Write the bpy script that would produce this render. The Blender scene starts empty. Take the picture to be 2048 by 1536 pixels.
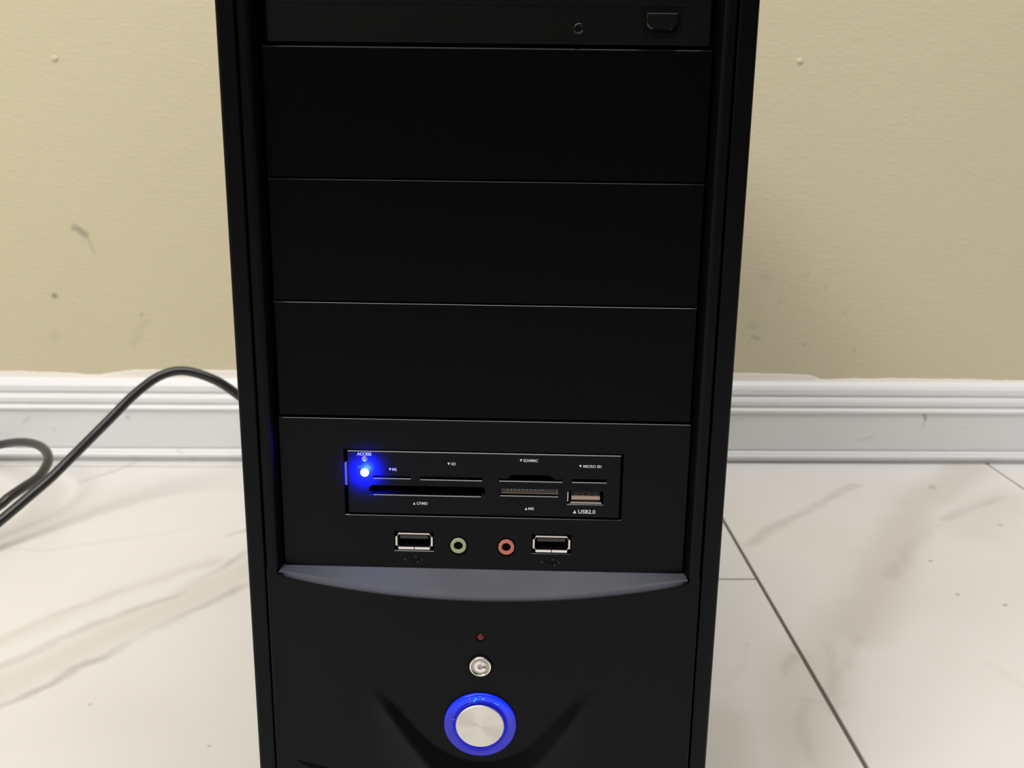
import bpy, bmesh, math, random
from mathutils import Vector, Matrix, noise

sc = bpy.context.scene
COL = sc.collection

# ------------------------------------------------------------------ camera
PHI = math.radians(3.0)                       # the tower stands turned 3 degrees to the wall
def rotz(v, a):
    c, s = math.cos(a), math.sin(a)
    return Vector((c*v[0]-s*v[1], s*v[0]+c*v[1], v[2]))
yaw, pitch, roll = math.radians(1.26)-PHI, math.radians(14.43), math.radians(0.75)
rt = Vector((math.cos(yaw), math.sin(yaw), 0)); f0 = Vector((-math.sin(yaw), math.cos(yaw), 0)); u0 = Vector((0, 0, 1))
fw = math.cos(pitch)*f0 - math.sin(pitch)*u0
up = math.cos(pitch)*u0 + math.sin(pitch)*f0
r2 = math.cos(roll)*rt + math.sin(roll)*up
u2 = -math.sin(roll)*rt + math.cos(roll)*up
cam = bpy.data.cameras.new('camera'); camo = bpy.data.objects.new('camera', cam); COL.objects.link(camo)
m = Matrix.Identity(4)
for i in range(3):
    m[i][0] = r2[i]; m[i][1] = u2[i]; m[i][2] = -fw[i]
m[0][3], m[1][3], m[2][3] = -0.00025, -0.3366, 0.32324
camo.matrix_world = m
cam.sensor_width = 36; cam.lens = 1950/2048*36; cam.clip_start = 0.01; cam.clip_end = 50
cam.dof.use_dof = True; cam.dof.focus_distance = 0.345; cam.dof.aperture_fstop = 26
sc.camera = camo

# ------------------------------------------------------------------ world, lamps, exposure
w = bpy.data.worlds.new('world'); sc.world = w; w.use_nodes = True
bg = w.node_tree.nodes['Background']
bg.inputs[0].default_value = (1.0, 0.97, 0.93, 1); bg.inputs[1].default_value = 0.06
def area(name, loc, target, sx, sy, power, color):
    l = bpy.data.lights.new(name, 'AREA'); l.shape = 'RECTANGLE'; l.size = sx; l.size_y = sy
    l.energy = power; l.color = color
    o = bpy.data.objects.new(name, l); COL.objects.link(o); o.location = loc
    d = Vector(target) - Vector(loc); o.rotation_euler = d.to_track_quat('-Z', 'Y').to_euler()
    return o
area('ceiling_lamp', (0.12, -0.22, 2.3), (0.1, -0.18, 0), 1.9, 1.15, 40, (1.0, 0.985, 0.965))
area('room_lamp', (-1.5, -1.6, 2.3), (-0.3, 0.6, 0.3), 1.0, 1.0, 44, (1.0, 0.98, 0.955))
sc.view_settings.view_transform = 'Standard'; sc.view_settings.look = 'None'
sc.view_settings.gamma = 1; sc.view_settings.use_curve_mapping = False
sc.view_settings.exposure = 0.12

# ------------------------------------------------------------------ materials
def new_mat(name):
    mt = bpy.data.materials.new(name); mt.use_nodes = True
    nt = mt.node_tree
    return mt, nt, nt.nodes['Principled BSDF']
def N(nt, typ, **kw):
    n = nt.nodes.new(typ)
    for k, v in kw.items(): setattr(n, k, v)
    return n
def mix(nt, a, b, fac):
    mx = N(nt, 'ShaderNodeMix', data_type='RGBA')
    if isinstance(a, tuple): mx.inputs['A'].default_value = (*a, 1)
    else: nt.links.new(a, mx.inputs['A'])
    if isinstance(b, tuple): mx.inputs['B'].default_value = (*b, 1)
    else: nt.links.new(b, mx.inputs['B'])
    if isinstance(fac, float): mx.inputs['Factor'].default_value = fac
    else: nt.links.new(fac, mx.inputs['Factor'])
    return mx.outputs['Result']
def bump(nt, p, src, strength, dist):
    b = N(nt, 'ShaderNodeBump'); b.inputs['Strength'].default_value = strength; b.inputs['Distance'].default_value = dist
    nt.links.new(src, b.inputs['Height']); nt.links.new(b.outputs[0], p.inputs['Normal'])
def simple(name, col, rough=0.5, metal=0.0, spec=0.5, grain=0.0, gscale=2500, emit=None, es=0.0, coat=0.0, tint=None):
    mt, nt, p = new_mat(name)
    p.inputs['Base Color'].default_value = (*col, 1); p.inputs['Roughness'].default_value = rough
    p.inputs['Metallic'].default_value = metal; p.inputs['Specular IOR Level'].default_value = spec
    p.inputs['Coat Weight'].default_value = coat
    if tint: p.inputs['Specular Tint'].default_value = (*tint, 1)
    if emit:
        p.inputs['Emission Color'].default_value = (*emit, 1); p.inputs['Emission Strength'].default_value = es
    if grain:
        tc = N(nt, 'ShaderNodeTexCoord'); nz = N(nt, 'ShaderNodeTexNoise')
        nz.inputs['Scale'].default_value = gscale; nz.inputs['Detail'].default_value = 2
        nt.links.new(tc.outputs['Object'], nz.inputs['Vector'])
        bump(nt, p, nz.outputs['Fac'], grain, 0.0002)
        mr = N(nt, 'ShaderNodeMapRange'); mr.inputs['To Min'].default_value = rough*0.85; mr.inputs['To Max'].default_value = min(1, rough*1.15)
        nt.links.new(nz.outputs['Fac'], mr.inputs[0]); nt.links.new(mr.outputs[0], p.inputs['Roughness'])
    return mt

M = {}
M['plastic'] = simple('black_satin_plastic', (0.0016, 0.0016, 0.0018), 0.33, spec=0.15, grain=0.25, tint=(0.86, 0.92, 1.0))
M['cover'] = simple('black_cover_plastic', (0.0012, 0.0012, 0.0014), 0.30, spec=0.10, grain=0.25, tint=(0.86, 0.92, 1.0))
M['drive'] = simple('dark_drive_plastic', (0.0022, 0.0022, 0.0021), 0.42, spec=0.16, grain=0.3)
M['reader'] = simple('reader_plastic', (0.004, 0.004, 0.0055), 0.34, spec=0.13, grain=0.2, tint=(0.86, 0.92, 1.0))
M['steel_black'] = simple('black_painted_steel', (0.006, 0.006, 0.006), 0.4, spec=0.4, grain=0.3, gscale=900)
M['edge'] = simple('polished_black_edge', (0.003, 0.003, 0.003), 0.13, spec=0.55)
M['tab'] = simple('dull_grey_metal', (0.13, 0.13, 0.15), 0.45, metal=0.6)
M['print_faint'] = simple('glare_dimmed_print', (0.012, 0.012, 0.014), 0.6)  # print colour darkened to imitate the LED's glare drowning the word
M['void'] = simple('black_recess', (0.001, 0.001, 0.001), 0.8, spec=0.1)
M['chrome'] = simple('bright_nickel', (0.82, 0.80, 0.77), 0.22, metal=1.0)
M['satin'] = simple('satin_nickel', (0.80, 0.77, 0.73), 0.38, metal=1.0, grain=0.2)
M['tongue'] = simple('black_port_tongue', (0.02, 0.02, 0.022), 0.35, spec=0.6)
M['tan'] = simple('tan_contact_block', (0.42, 0.32, 0.26), 0.5)
M['brown'] = simple('brown_slot_guide', (0.06, 0.045, 0.035), 0.45)
M['pin'] = simple('gold_pin', (0.9, 0.86, 0.75), 0.25, metal=1.0)
M['green'] = simple('pale_green_plastic', (0.36, 0.42, 0.22), 0.38)
M['pink'] = simple('pink_plastic', (0.55, 0.16, 0.12), 0.38)
M['print'] = simple('white_print', (0.78, 0.78, 0.76), 0.6)
M['red'] = simple('red_led_lens', (0.13, 0.006, 0.009), 0.25, spec=0.4)
M['led'] = simple('blue_led_lens', (0.4, 0.5, 1.0), 0.3, emit=(0.75, 0.85, 1.0), es=6.0)
M['led_off'] = simple('clear_led_lens', (0.22, 0.22, 0.34), 0.25, spec=0.6)
M['ring'] = simple('blue_lit_plastic', (0.006, 0.006, 0.10), 0.16, spec=0.45, emit=(0.028, 0.026, 0.44), es=0.75)
M['ring_bright'] = simple('bright_blue_lit_plastic', (0.0, 0.01, 0.3), 0.15, emit=(0.0, 0.02, 1.0), es=1.0)
M['ring_dim'] = simple('dim_blue_lit_plastic', (0.0, 0.004, 0.2), 0.15, emit=(0.0, 0.006, 1.0), es=0.33)
M['spark'] = simple('cyan_led_spot', (0.0, 0.1, 0.4), 0.2, emit=(0.02, 0.30, 1.0), es=0.8)
M['rubber'] = simple('black_rubber', (0.014, 0.014, 0.014), 0.30, spec=0.6)
M['grout'] = simple('brown_grey_grout', (0.13, 0.11, 0.095), 0.9, grain=0.6, gscale=700)

# black plastic: dust specks, and the ceiling light's grey sheen painted on up-facing parts
mt, nt, p = new_mat('dust_and_sheen_plastic')
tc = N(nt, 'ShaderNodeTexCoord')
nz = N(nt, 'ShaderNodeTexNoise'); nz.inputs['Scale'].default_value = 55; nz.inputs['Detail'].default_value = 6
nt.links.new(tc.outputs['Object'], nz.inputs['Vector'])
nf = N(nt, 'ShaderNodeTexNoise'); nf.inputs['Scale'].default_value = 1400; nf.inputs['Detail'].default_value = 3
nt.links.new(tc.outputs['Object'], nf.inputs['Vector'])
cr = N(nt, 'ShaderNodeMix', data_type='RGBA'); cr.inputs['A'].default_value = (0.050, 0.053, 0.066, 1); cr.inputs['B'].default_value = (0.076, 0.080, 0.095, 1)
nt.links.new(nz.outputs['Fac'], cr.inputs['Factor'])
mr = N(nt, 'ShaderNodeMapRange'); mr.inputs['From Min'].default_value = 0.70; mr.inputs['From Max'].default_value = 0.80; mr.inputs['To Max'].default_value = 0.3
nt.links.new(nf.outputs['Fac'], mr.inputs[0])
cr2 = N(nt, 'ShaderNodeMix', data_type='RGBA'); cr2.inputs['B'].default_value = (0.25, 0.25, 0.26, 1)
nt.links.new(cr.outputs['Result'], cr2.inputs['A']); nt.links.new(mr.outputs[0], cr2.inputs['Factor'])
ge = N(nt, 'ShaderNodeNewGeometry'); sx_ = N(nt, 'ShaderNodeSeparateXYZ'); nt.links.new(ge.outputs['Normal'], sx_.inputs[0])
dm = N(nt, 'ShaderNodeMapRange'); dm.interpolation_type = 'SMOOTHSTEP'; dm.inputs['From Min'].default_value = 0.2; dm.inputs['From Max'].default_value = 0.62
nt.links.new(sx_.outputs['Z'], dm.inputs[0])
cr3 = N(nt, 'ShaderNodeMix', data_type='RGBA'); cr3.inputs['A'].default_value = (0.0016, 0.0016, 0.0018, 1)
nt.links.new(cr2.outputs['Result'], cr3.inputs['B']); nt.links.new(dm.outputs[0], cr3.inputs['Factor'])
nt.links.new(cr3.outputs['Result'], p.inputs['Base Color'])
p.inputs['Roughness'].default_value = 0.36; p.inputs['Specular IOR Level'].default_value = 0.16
M['dusty_sheen'] = mt

# translucent ring, lit from small lights at its upper side
nt = M['ring'].node_tree; p = nt.nodes['Principled BSDF']
tc = N(nt, 'ShaderNodeTexCoord'); sz = N(nt, 'ShaderNodeSeparateXYZ'); nt.links.new(tc.outputs['Object'], sz.inputs[0])
nz = N(nt, 'ShaderNodeTexNoise'); nz.inputs['Scale'].default_value = 420; nz.inputs['Detail'].default_value = 2; nt.links.new(tc.outputs['Object'], nz.inputs['Vector'])
ad = N(nt, 'ShaderNodeMath', operation='MULTIPLY_ADD'); ad.inputs[1].default_value = 0.008; nt.links.new(nz.outputs['Fac'], ad.inputs[0]); nt.links.new(sz.outputs['Z'], ad.inputs[2])
mr = N(nt, 'ShaderNodeMapRange'); mr.interpolation_type = 'SMOOTHSTEP'
mr.inputs['From Min'].default_value = 0.1085; mr.inputs['From Max'].default_value = 0.1195; nt.links.new(ad.outputs[0], mr.inputs[0])
nt.links.new(mix(nt, (0.028, 0.026, 0.44), (0.0, 0.04, 1.25), mr.outputs[0]), p.inputs['Emission Color'])

# brushed metal power cap with radial grain
mt, nt, p = new_mat('brushed_metal_cap')
p.inputs['Base Color'].default_value = (0.80, 0.77, 0.72, 1); p.inputs['Metallic'].default_value = 1; p.inputs['Roughness'].default_value = 0.42
p.inputs['Anisotropic'].default_value = 0.75
tg = N(nt, 'ShaderNodeTangent', direction_type='RADIAL', axis='Y'); nt.links.new(tg.outputs[0], p.inputs['Tangent'])
M['cap'] = mt

# marks on a surface (veins, stains, lines): distance to a segment, in a node group
def seg_group():
    g = bpy.data.node_groups.new('stroke', 'ShaderNodeTree')
    for n in ('P', 'A', 'D'): g.interface.new_socket(n, in_out='INPUT', socket_type='NodeSocketVector')
    for n in ('InvLen2', 'Width', 'Strength'): g.interface.new_socket(n, in_out='INPUT', socket_type='NodeSocketFloat')
    g.interface.new_socket('Prev', in_out='INPUT', socket_type='NodeSocketFloat')
    g.interface.new_socket('Fac', in_out='OUTPUT', socket_type='NodeSocketFloat')
    g.interface.new_socket('Pos', in_out='OUTPUT', socket_type='NodeSocketVector')
    gi = g.nodes.new('NodeGroupInput'); go = g.nodes.new('NodeGroupOutput')
    def vm(op): n = g.nodes.new('ShaderNodeVectorMath'); n.operation = op; return n
    def mm(op, clamp=False): n = g.nodes.new('ShaderNodeMath'); n.operation = op; n.use_clamp = clamp; return n
    L = g.links.new
    s = vm('SUBTRACT'); L(gi.outputs['P'], s.inputs[0]); L(gi.outputs['A'], s.inputs[1])
    d = vm('DOT_PRODUCT'); L(s.outputs[0], d.inputs[0]); L(gi.outputs['D'], d.inputs[1])
    t = mm('MULTIPLY', True); L(d.outputs['Value'], t.inputs[0]); L(gi.outputs['InvLen2'], t.inputs[1])
    sc_ = vm('SCALE'); L(gi.outputs['D'], sc_.inputs[0]); L(t.outputs[0], sc_.inputs['Scale'])
    q = vm('SUBTRACT'); L(s.outputs[0], q.inputs[0]); L(sc_.outputs[0], q.inputs[1])
    ln = vm('LENGTH'); L(q.outputs[0], ln.inputs[0])
    dv = mm('DIVIDE'); L(ln.outputs['Value'], dv.inputs[0]); L(gi.outputs['Width'], dv.inputs[1])
    mr = g.nodes.new('ShaderNodeMapRange'); mr.interpolation_type = 'SMOOTHSTEP'
    mr.inputs['From Min'].default_value = 1.15; mr.inputs['From Max'].default_value = 0.1
    L(dv.outputs[0], mr.inputs[0])
    mu = mm('MULTIPLY'); L(mr.outputs[0], mu.inputs[0]); L(gi.outputs['Strength'], mu.inputs[1])
    mx = mm('MAXIMUM'); L(mu.outputs[0], mx.inputs[0]); L(gi.outputs['Prev'], mx.inputs[1])
    L(mx.outputs[0], go.inputs[0])
    # handing the position on from stroke to stroke keeps the shader evaluated one stroke at a time
    tiny = mm('MULTIPLY'); L(mx.outputs[0], tiny.inputs[0]); tiny.inputs[1].default_value = 1e-8
    ad = vm('ADD'); L(gi.outputs['P'], ad.inputs[0]); L(tiny.outputs[0], ad.inputs[1]); L(ad.outputs[0], go.inputs[1])
    return g
SEG = seg_group()
def strokes(nt, pos, items):
    """items: (list of 3-D points in mm, width mm, strength) -> socket with the strongest stroke"""
    last = None
    for pts, wd, st in items:
        pts = [Vector(q)/1000 for q in pts]
        if len(pts) == 1: pts = [pts[0], pts[0]+Vector((0.0002, 0.0001, 0.0001))]
        for k in range(len(pts)-1):
            n = N(nt, 'ShaderNodeGroup'); n.node_tree = SEG
            D = pts[k+1]-pts[k]
            n.inputs['A'].default_value = pts[k]; n.inputs['D'].default_value = D
            n.inputs['InvLen2'].default_value = 1/max(D.length_squared, 1e-12)
            ww = wd if not isinstance(wd, (list, tuple)) else wd[k]
            n.inputs['Width'].default_value = ww/1000; n.inputs['Strength'].default_value = st
            nt.links.new(pos, n.inputs['P']); n.inputs['Prev'].default_value = 0
            if last is not None: nt.links.new(last, n.inputs['Prev'])
            last = n.outputs[0]; pos = n.outputs[1]
    return last
def warped(nt, scale, amount, detail=3):
    tc = N(nt, 'ShaderNodeTexCoord')
    nz = N(nt, 'ShaderNodeTexNoise'); nz.inputs['Scale'].default_value = scale; nz.inputs['Detail'].default_value = detail
    nt.links.new(tc.outputs['Object'], nz.inputs['Vector'])
    sb = N(nt, 'ShaderNodeVectorMath', operation='SUBTRACT'); sb.inputs[1].default_value = (0.5, 0.5, 0.5)
    nt.links.new(nz.outputs['Color'], sb.inputs[0])
    s = N(nt, 'ShaderNodeVectorMath', operation='SCALE'); s.inputs['Scale'].default_value = amount
    nt.links.new(sb.outputs[0], s.inputs[0])
    ad = N(nt, 'ShaderNodeVectorMath', operation='ADD')
    nt.links.new(tc.outputs['Object'], ad.inputs[0]); nt.links.new(s.outputs[0], ad.inputs[1])
    return tc, ad.outputs[0]
def nzfac(nt, tc, scale, lo, hi, tmax, detail=4):
    nz = N(nt, 'ShaderNodeTexNoise'); nz.inputs['Scale'].default_value = scale; nz.inputs['Detail'].default_value = detail
    nt.links.new(tc.outputs['Object'], nz.inputs['Vector'])
    mr = N(nt, 'ShaderNodeMapRange'); mr.inputs['From Min'].default_value = lo; mr.inputs['From Max'].default_value = hi; mr.inputs['To Max'].default_value = tmax
    nt.links.new(nz.outputs['Fac'], mr.inputs[0]); return mr.outputs[0], nz.outputs['Fac']

# wall paint
mt, nt, p = new_mat('tan_wall_paint')
tc, pos = warped(nt, 60, 0.006)
f1, _ = nzfac(nt, tc, 3.5, 0.35, 0.7, 0.35)
colr = mix(nt, (0.64, 0.575, 0.405), (0.595, 0.53, 0.368), f1)
Yw = 612
wall_marks = [([(-391, Yw, 231), (-386, Yw, 228), (-381, Yw, 224)], 4.5, 0.55), ([(-381, Yw, 224), (-377, Yw, 217), (-374, Yw, 208)], 2.5, 0.22),
    ([(-417, Yw, 164)], 4.2, 0.75), ([(-334, Yw, 147.6)], 3.2, 0.3), ([(265, Yw, 141), (270, Yw, 139)], 6, 0.18), ([(337, Yw, 179)], 3, 0.15),
    ([(268, Yw, 129), (276, Yw, 127)], 3, 0.3), ([(359, Yw, 154)], 4, 0.12), ([(371, Yw, 115)], 4, 0.18), ([(293, Yw, 166)], 2.5, 0.2),
    ([(-330, Yw, 140), (-345, Yw, 118)], 6, 0.10), ([(-420, Yw, 125)], 8, 0.10), ([(273, Yw, 190), (282, Yw, 189)], 6, 0.12), ([(318, Yw, 192)], 3, 0.2), ([(322, Yw, 122)], 3, 0.2)]
colr = mix(nt, colr, (0.20, 0.185, 0.15), strokes(nt, pos, wall_marks))
nt.links.new(colr, p.inputs['Base Color'])
p.inputs['Roughness'].default_value = 0.55; p.inputs['Specular IOR Level'].default_value = 0.25
n1 = N(nt, 'ShaderNodeTexNoise'); n1.inputs['Scale'].default_value = 220; n1.inputs['Detail'].default_value = 4
mp = N(nt, 'ShaderNodeMapping'); mp.inputs['Scale'].default_value = (0.7, 1, 1.6)
nt.links.new(tc.outputs['Object'], mp.inputs['Vector']); nt.links.new(mp.outputs[0], n1.inputs['Vector'])
bump(nt, p, n1.outputs['Fac'], 0.35, 0.0012)
M['wall'] = mt

# painted baseboard
mt, nt, p = new_mat('white_trim_paint')
tc, pos = warped(nt, 80, 0.005)
f1, _ = nzfac(nt, tc, 9, 0.4, 0.75, 0.3)
colr = mix(nt, (0.78, 0.78, 0.785), (0.73, 0.72, 0.72), f1)
Yb = 600
colr = mix(nt, colr, (0.33, 0.30, 0.28), strokes(nt, pos, [([(-352.6, Yb, 46)], 2.6, 0.8), ([(446, Yb, 53), (448, Yb, 48)], 2.6, 0.75), ([(447, Yb, 45), (446, Yb, 40)], 1.5, 0.3), ([(-484, Yb, 27)], 4, 0.4),
    ([(335, Yb-2, 14)], 2.4, 0.6), ([(380, Yb, 25), (395, Yb, 27)], 2.5, 0.18), ([(250, Yb, 45), (262, Yb, 47)], 2.0, 0.15), ([(-455, Yb, 40), (-448, Yb, 46)], 3, 0.18), ([(-425, Yb, 33)], 3, 0.15), ([(-305, Yb, 12), (-290, Yb, 3)], 3, 0.2)]))
nt.links.new(colr, p.inputs['Base Color']); p.inputs['Roughness'].default_value = 0.42
n1 = N(nt, 'ShaderNodeTexNoise'); n1.inputs['Scale'].default_value = 130; n1.inputs['Detail'].default_value = 3
mp = N(nt, 'ShaderNodeMapping'); mp.inputs['Scale'].default_value = (0.35, 1, 1.6)
nt.links.new(tc.outputs['Object'], mp.inputs['Vector']); nt.links.new(mp.outputs[0], n1.inputs['Vector'])
bump(nt, p, n1.outputs['Fac'], 0.25, 0.0015)
M['trim'] = mt
M['caulk'] = simple('pinkish_white_caulk', (0.74, 0.69, 0.63), 0.6, grain=0.5, gscale=160)

# marble tile: printed veins, and faint lines
mt, nt, p = new_mat('polished_marble_tile')
tc, pos = warped(nt, 28, 0.016, 5)
fa, _ = nzfac(nt, tc, 5, 0.45, 0.75, 0.55)
fb, _ = nzfac(nt, tc, 11, 0.5, 0.8, 0.4)
colr = mix(nt, (0.73, 0.715, 0.69), (0.70, 0.665, 0.65), fa)
colr = mix(nt, colr, (0.655, 0.64, 0.585), fb)
Z = 0
def v3(l): return [(a, b, 0) for a, b in l]
wide = [(v3([(-287, 188), (-243, 254), (-215, 291), (-177, 353), (-130, 420)]), [24, 23, 23, 25], 0.48),
        (v3([(249, 255), (285, 307), (326, 377), (393, 485), (491, 581)]), [33, 31, 27, 32], 0.62), (v3([(200, 171), (223, 229), (255, 280)]), 26, 0.40),
        (v3([(166, 60), (181, 151), (205, 215)]), 32, 0.55), (v3([(-311, 241), (-266, 308), (-207, 367)]), 13, 0.32), (v3([(123, 60), (136, 152)]), 28, 0.5),
        (v3([(420, 430), (480, 500)]), 40, 0.35)]
thin = [(v3([(-320, 165), (-297, 210), (-269, 254), (-220, 308), (-184, 383), (-140, 440)]), 6, 0.44),
        (v3([(-300, 140), (-278, 170), (-258, 191), (-252, 210), (-232, 231), (-210, 274), (-190, 300), (-171, 328), (-150, 350)]), 5.5, 0.44),
        (v3([(-312, 241), (-299, 271), (-266, 308), (-230, 340), (-207, 367)]), 6, 0.18),
        (v3([(-400, 375), (-369, 387), (-341, 385), (-273, 415), (-199, 447)]), 6, 0.12), (v3([(-212, 413), (-194, 426)]), 4, 0.36),
        (v3([(-377, 541), (-358, 571), (-342, 610)]), 6, 0.29),  # soft faint line running up to the wall
        (v3([(216, 396), (255, 438), (306, 487), (357, 537)]), 8, 0.40), (v3([(311, 340), (359, 406), (388, 433)]), 10, 0.24),
        (v3([(404, 450), (441, 479), (482, 505)]), 8, 0.27), (v3([(229, 210), (252, 242)]), 6, 0.24), (v3([(205, 160), (222, 215), (226, 235)]), 6, 0.22),
        (v3([(190, 171), (194, 171), (181, 151), (176, 110)]), 5, 0.26), (v3([(148, 188), (166, 211), (174, 236)]), 4, 0.24), (v3([(190, 202), (201, 223)]), 5, 0.32),
        (v3([(324, 213), (332, 187)]), 6, 0.28), (v3([(215, 168), (192, 172)]), 3, 0.20)]
spots = [(v3([q]), 2.4, 0.75) for q in [(447.5, 438.7), (353.7, 365.4), (348, 307.6), (374.5, 291)]] + [(v3([(429, 529), (431, 534)]), 5, 0.4), (v3([(-147.6, 129.7)]), 1.4, 0.5), (v3([(-226.7, 169.8)]), 2, 0.4)]
colr = mix(nt, colr, (0.56, 0.52, 0.46), strokes(nt, pos, wide))
vm_ = N(nt, 'ShaderNodeTexNoise'); vm_.inputs['Scale'].default_value = 17; vm_.inputs['Detail'].default_value = 3
nt.links.new(tc.outputs['Object'], vm_.inputs['Vector'])
vr = N(nt, 'ShaderNodeMapRange'); vr.inputs['From Min'].default_value = 0.36; vr.inputs['From Max'].default_value = 0.62; vr.inputs['To Min'].default_value = 0.25; vr.inputs['To Max'].default_value = 1.2
nt.links.new(vm_.outputs['Fac'], vr.inputs[0])
vx = N(nt, 'ShaderNodeMath', operation='MULTIPLY'); nt.links.new(vr.outputs[0], vx.inputs[0]); nt.links.new(strokes(nt, pos, thin), vx.inputs[1])
colr = mix(nt, colr, (0.36, 0.335, 0.30), vx.outputs[0])
colr = mix(nt, colr, (0.25, 0.22, 0.19), strokes(nt, tc.outputs['Object'], spots))
nt.links.new(colr, p.inputs['Base Color']); p.inputs['Roughness'].default_value = 0.30; p.inputs['Specular IOR Level'].default_value = 0.35
M['tile'] = mt

# ------------------------------------------------------------------ mesh helpers
def link(name, me, mat, parent=None, smooth=False, label=None):
    o = bpy.data.objects.new(name, me); COL.objects.link(o)
    if mat: me.materials.append(mat)
    if any(f.material_index == 1 for f in me.polygons): me.materials.append(M['edge'])
    if smooth:
        for f in me.polygons: f.use_smooth = True
    if parent: o.parent = parent
    if label: o['label'] = label
    return o
def from_bm(name, bm, mat, parent=None, smooth=False, label=None, fix=True):
    if fix: bmesh.ops.recalc_face_normals(bm, faces=bm.faces)
    me = bpy.data.meshes.new(name); bm.to_mesh(me); bm.free()
    return link(name, me, mat, parent, smooth, label)
YS = 215.0                                    # the tower's origin lies under the middle of its depth
def T(x, y, z): return Vector((x/1000, (y-YS)/1000, z/1000))
def box(bm, x0, x1, y0, y1, z0, z1, bev=0.0, seg=2, fn=T):
    vs = [bm.verts.new(fn(x, y, z)) for x in (x0, x1) for y in (y0, y1) for z in (z0, z1)]
    F = [(0, 1, 3, 2), (4, 6, 7, 5), (0, 4, 5, 1), (2, 3, 7, 6), (0, 2, 6, 4), (1, 5, 7, 3)]
    fs = [bm.faces.new([vs[i] for i in f]) for f in F]
    if bev:
        es = list({e for f in fs for e in f.edges})
        bmesh.ops.bevel(bm, geom=es, offset=bev/1000, segments=seg, profile=0.6, affect='EDGES')
    return fs
def panel(bm, x0, x1, yf, yb, z0, z1, ch=0.45, chs=0.15):
    """flat faceplate whose top front edge is chamfered"""
    def ring(i, y, dz_top): return [bm.verts.new(T(x0+i, y, z0+i)), bm.verts.new(T(x1-i, y, z0+i)), bm.verts.new(T(x1-i, y, z1-dz_top)), bm.verts.new(T(x0+i, y, z1-dz_top))]
    a = ring(chs, yf, ch); b = ring(0, yf+ch, 0); c = ring(0, yb, 0)
    bm.faces.new(a)
    for p_, q in ((a, b), (b, c)):
        for i in range(4): bm.faces.new((p_[i], p_[(i+1) % 4], q[(i+1) % 4], q[i]))
    bm.faces.new(c[::-1])
    for f in bm.faces:
        if all(abs(q.co.z-T(0, 0, z1).z) <= ch/1000+1e-7 for q in f.verts) and len({round(q.co.y, 6) for q in f.verts}) == 2 and any(abs(q.co.y-T(0, yf, 0).y) < 1e-7 for q in f.verts): f.material_index = 1
def lathe(bm, prof, c, n=48, tilt=0.0, a0=0, a1=2*math.pi):
    """revolve (radius, depth) round an axis pointing away from the viewer; c = (x, y, z) in mm"""
    ct, st = math.cos(tilt), math.sin(tilt)
    full = abs(a1-a0-2*math.pi) < 1e-6
    cnt = n if full else n+1
    rows = []
    for r, d in prof:
        if r < 1e-6:
            rows.append([bm.verts.new(T(c[0], c[1]+d*ct, c[2]+d*st))]); continue
        row = []
        for i in range(cnt):
            a = a0+(a1-a0)*i/n
            px, pz = r*math.cos(a), r*math.sin(a)
            row.append(bm.verts.new(T(c[0]+px, c[1]+d*ct-pz*st, c[2]+pz*ct+d*st)))
        rows.append(row)
    for A, B in zip(rows, rows[1:]):
        m_ = n if full else n
        for i in range(m_):
            j = (i+1) % cnt
            if len(A) == 1 and len(B) == 1: continue
            if len(A) == 1: bm.faces.new((A[0], B[i], B[j]))
            elif len(B) == 1: bm.faces.new((A[i], B[0], A[j]))
            else: bm.faces.new((A[i], B[i], B[j], A[j]))
def holed(bm, x0, x1, z0, z1, yf, holes, lip=0.35):
    """flat plate cut by rectangular holes (hx0, hx1, hz0, hz1, depth); lower lips chamfered"""
    xs = sorted({x0, x1, *[h[0] for h in holes], *[h[1] for h in holes]})
    zs = sorted({z0, z1, *[h[2]-lip for h in holes], *[h[3] for h in holes]})
    vc = {}
    def V(x, z):
        k = (round(x, 4), round(z, 4))
        if k not in vc: vc[k] = bm.verts.new(T(x, yf, z))
        return vc[k]
    for xa, xb in zip(xs, xs[1:]):
        for za, zb in zip(zs, zs[1:]):
            cx, cz = (xa+xb)/2, (za+zb)/2
            if any(h[0] < cx < h[1] and h[2]-lip < cz < h[3] for h in holes): continue
            bm.faces.new((V(xa, za), V(xb, za), V(xb, zb), V(xa, zb)))
    for a, b, c, d, dep in holes:
        q = lambda *P: bm.faces.new([bm.verts.new(T(*t)) for t in P])
        q((a, yf, c-lip), (b, yf, c-lip), (b, yf+lip, c), (a, yf+lip, c)).material_index = 1
        q((a, yf+lip, c), (b, yf+lip, c), (b, yf+dep, c), (a, yf+dep, c))
        q((a, yf, d), (b, yf, d), (b, yf+dep, d), (a, yf+dep, d))
        for x in (a, b): q((x, yf, c-lip), (x, yf+lip, c), (x, yf+dep, c), (x, yf+dep, d), (x, yf, d))
        q((a, yf+dep, c), (b, yf+dep, c), (b, yf+dep, d), (a, yf+dep, d))
def prism(bm, pts, y0, y1):
    a = [bm.verts.new(T(x, y0, z)) for x, z in pts]; b = [bm.verts.new(T(x, y1, z)) for x, z in pts]
    bm.faces.new(a); bm.faces.new(b[::-1])
    for i in range(len(pts)):
        j = (i+1) % len(pts); bm.faces.new((a[i], a[j], b[j], b[i]))
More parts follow.
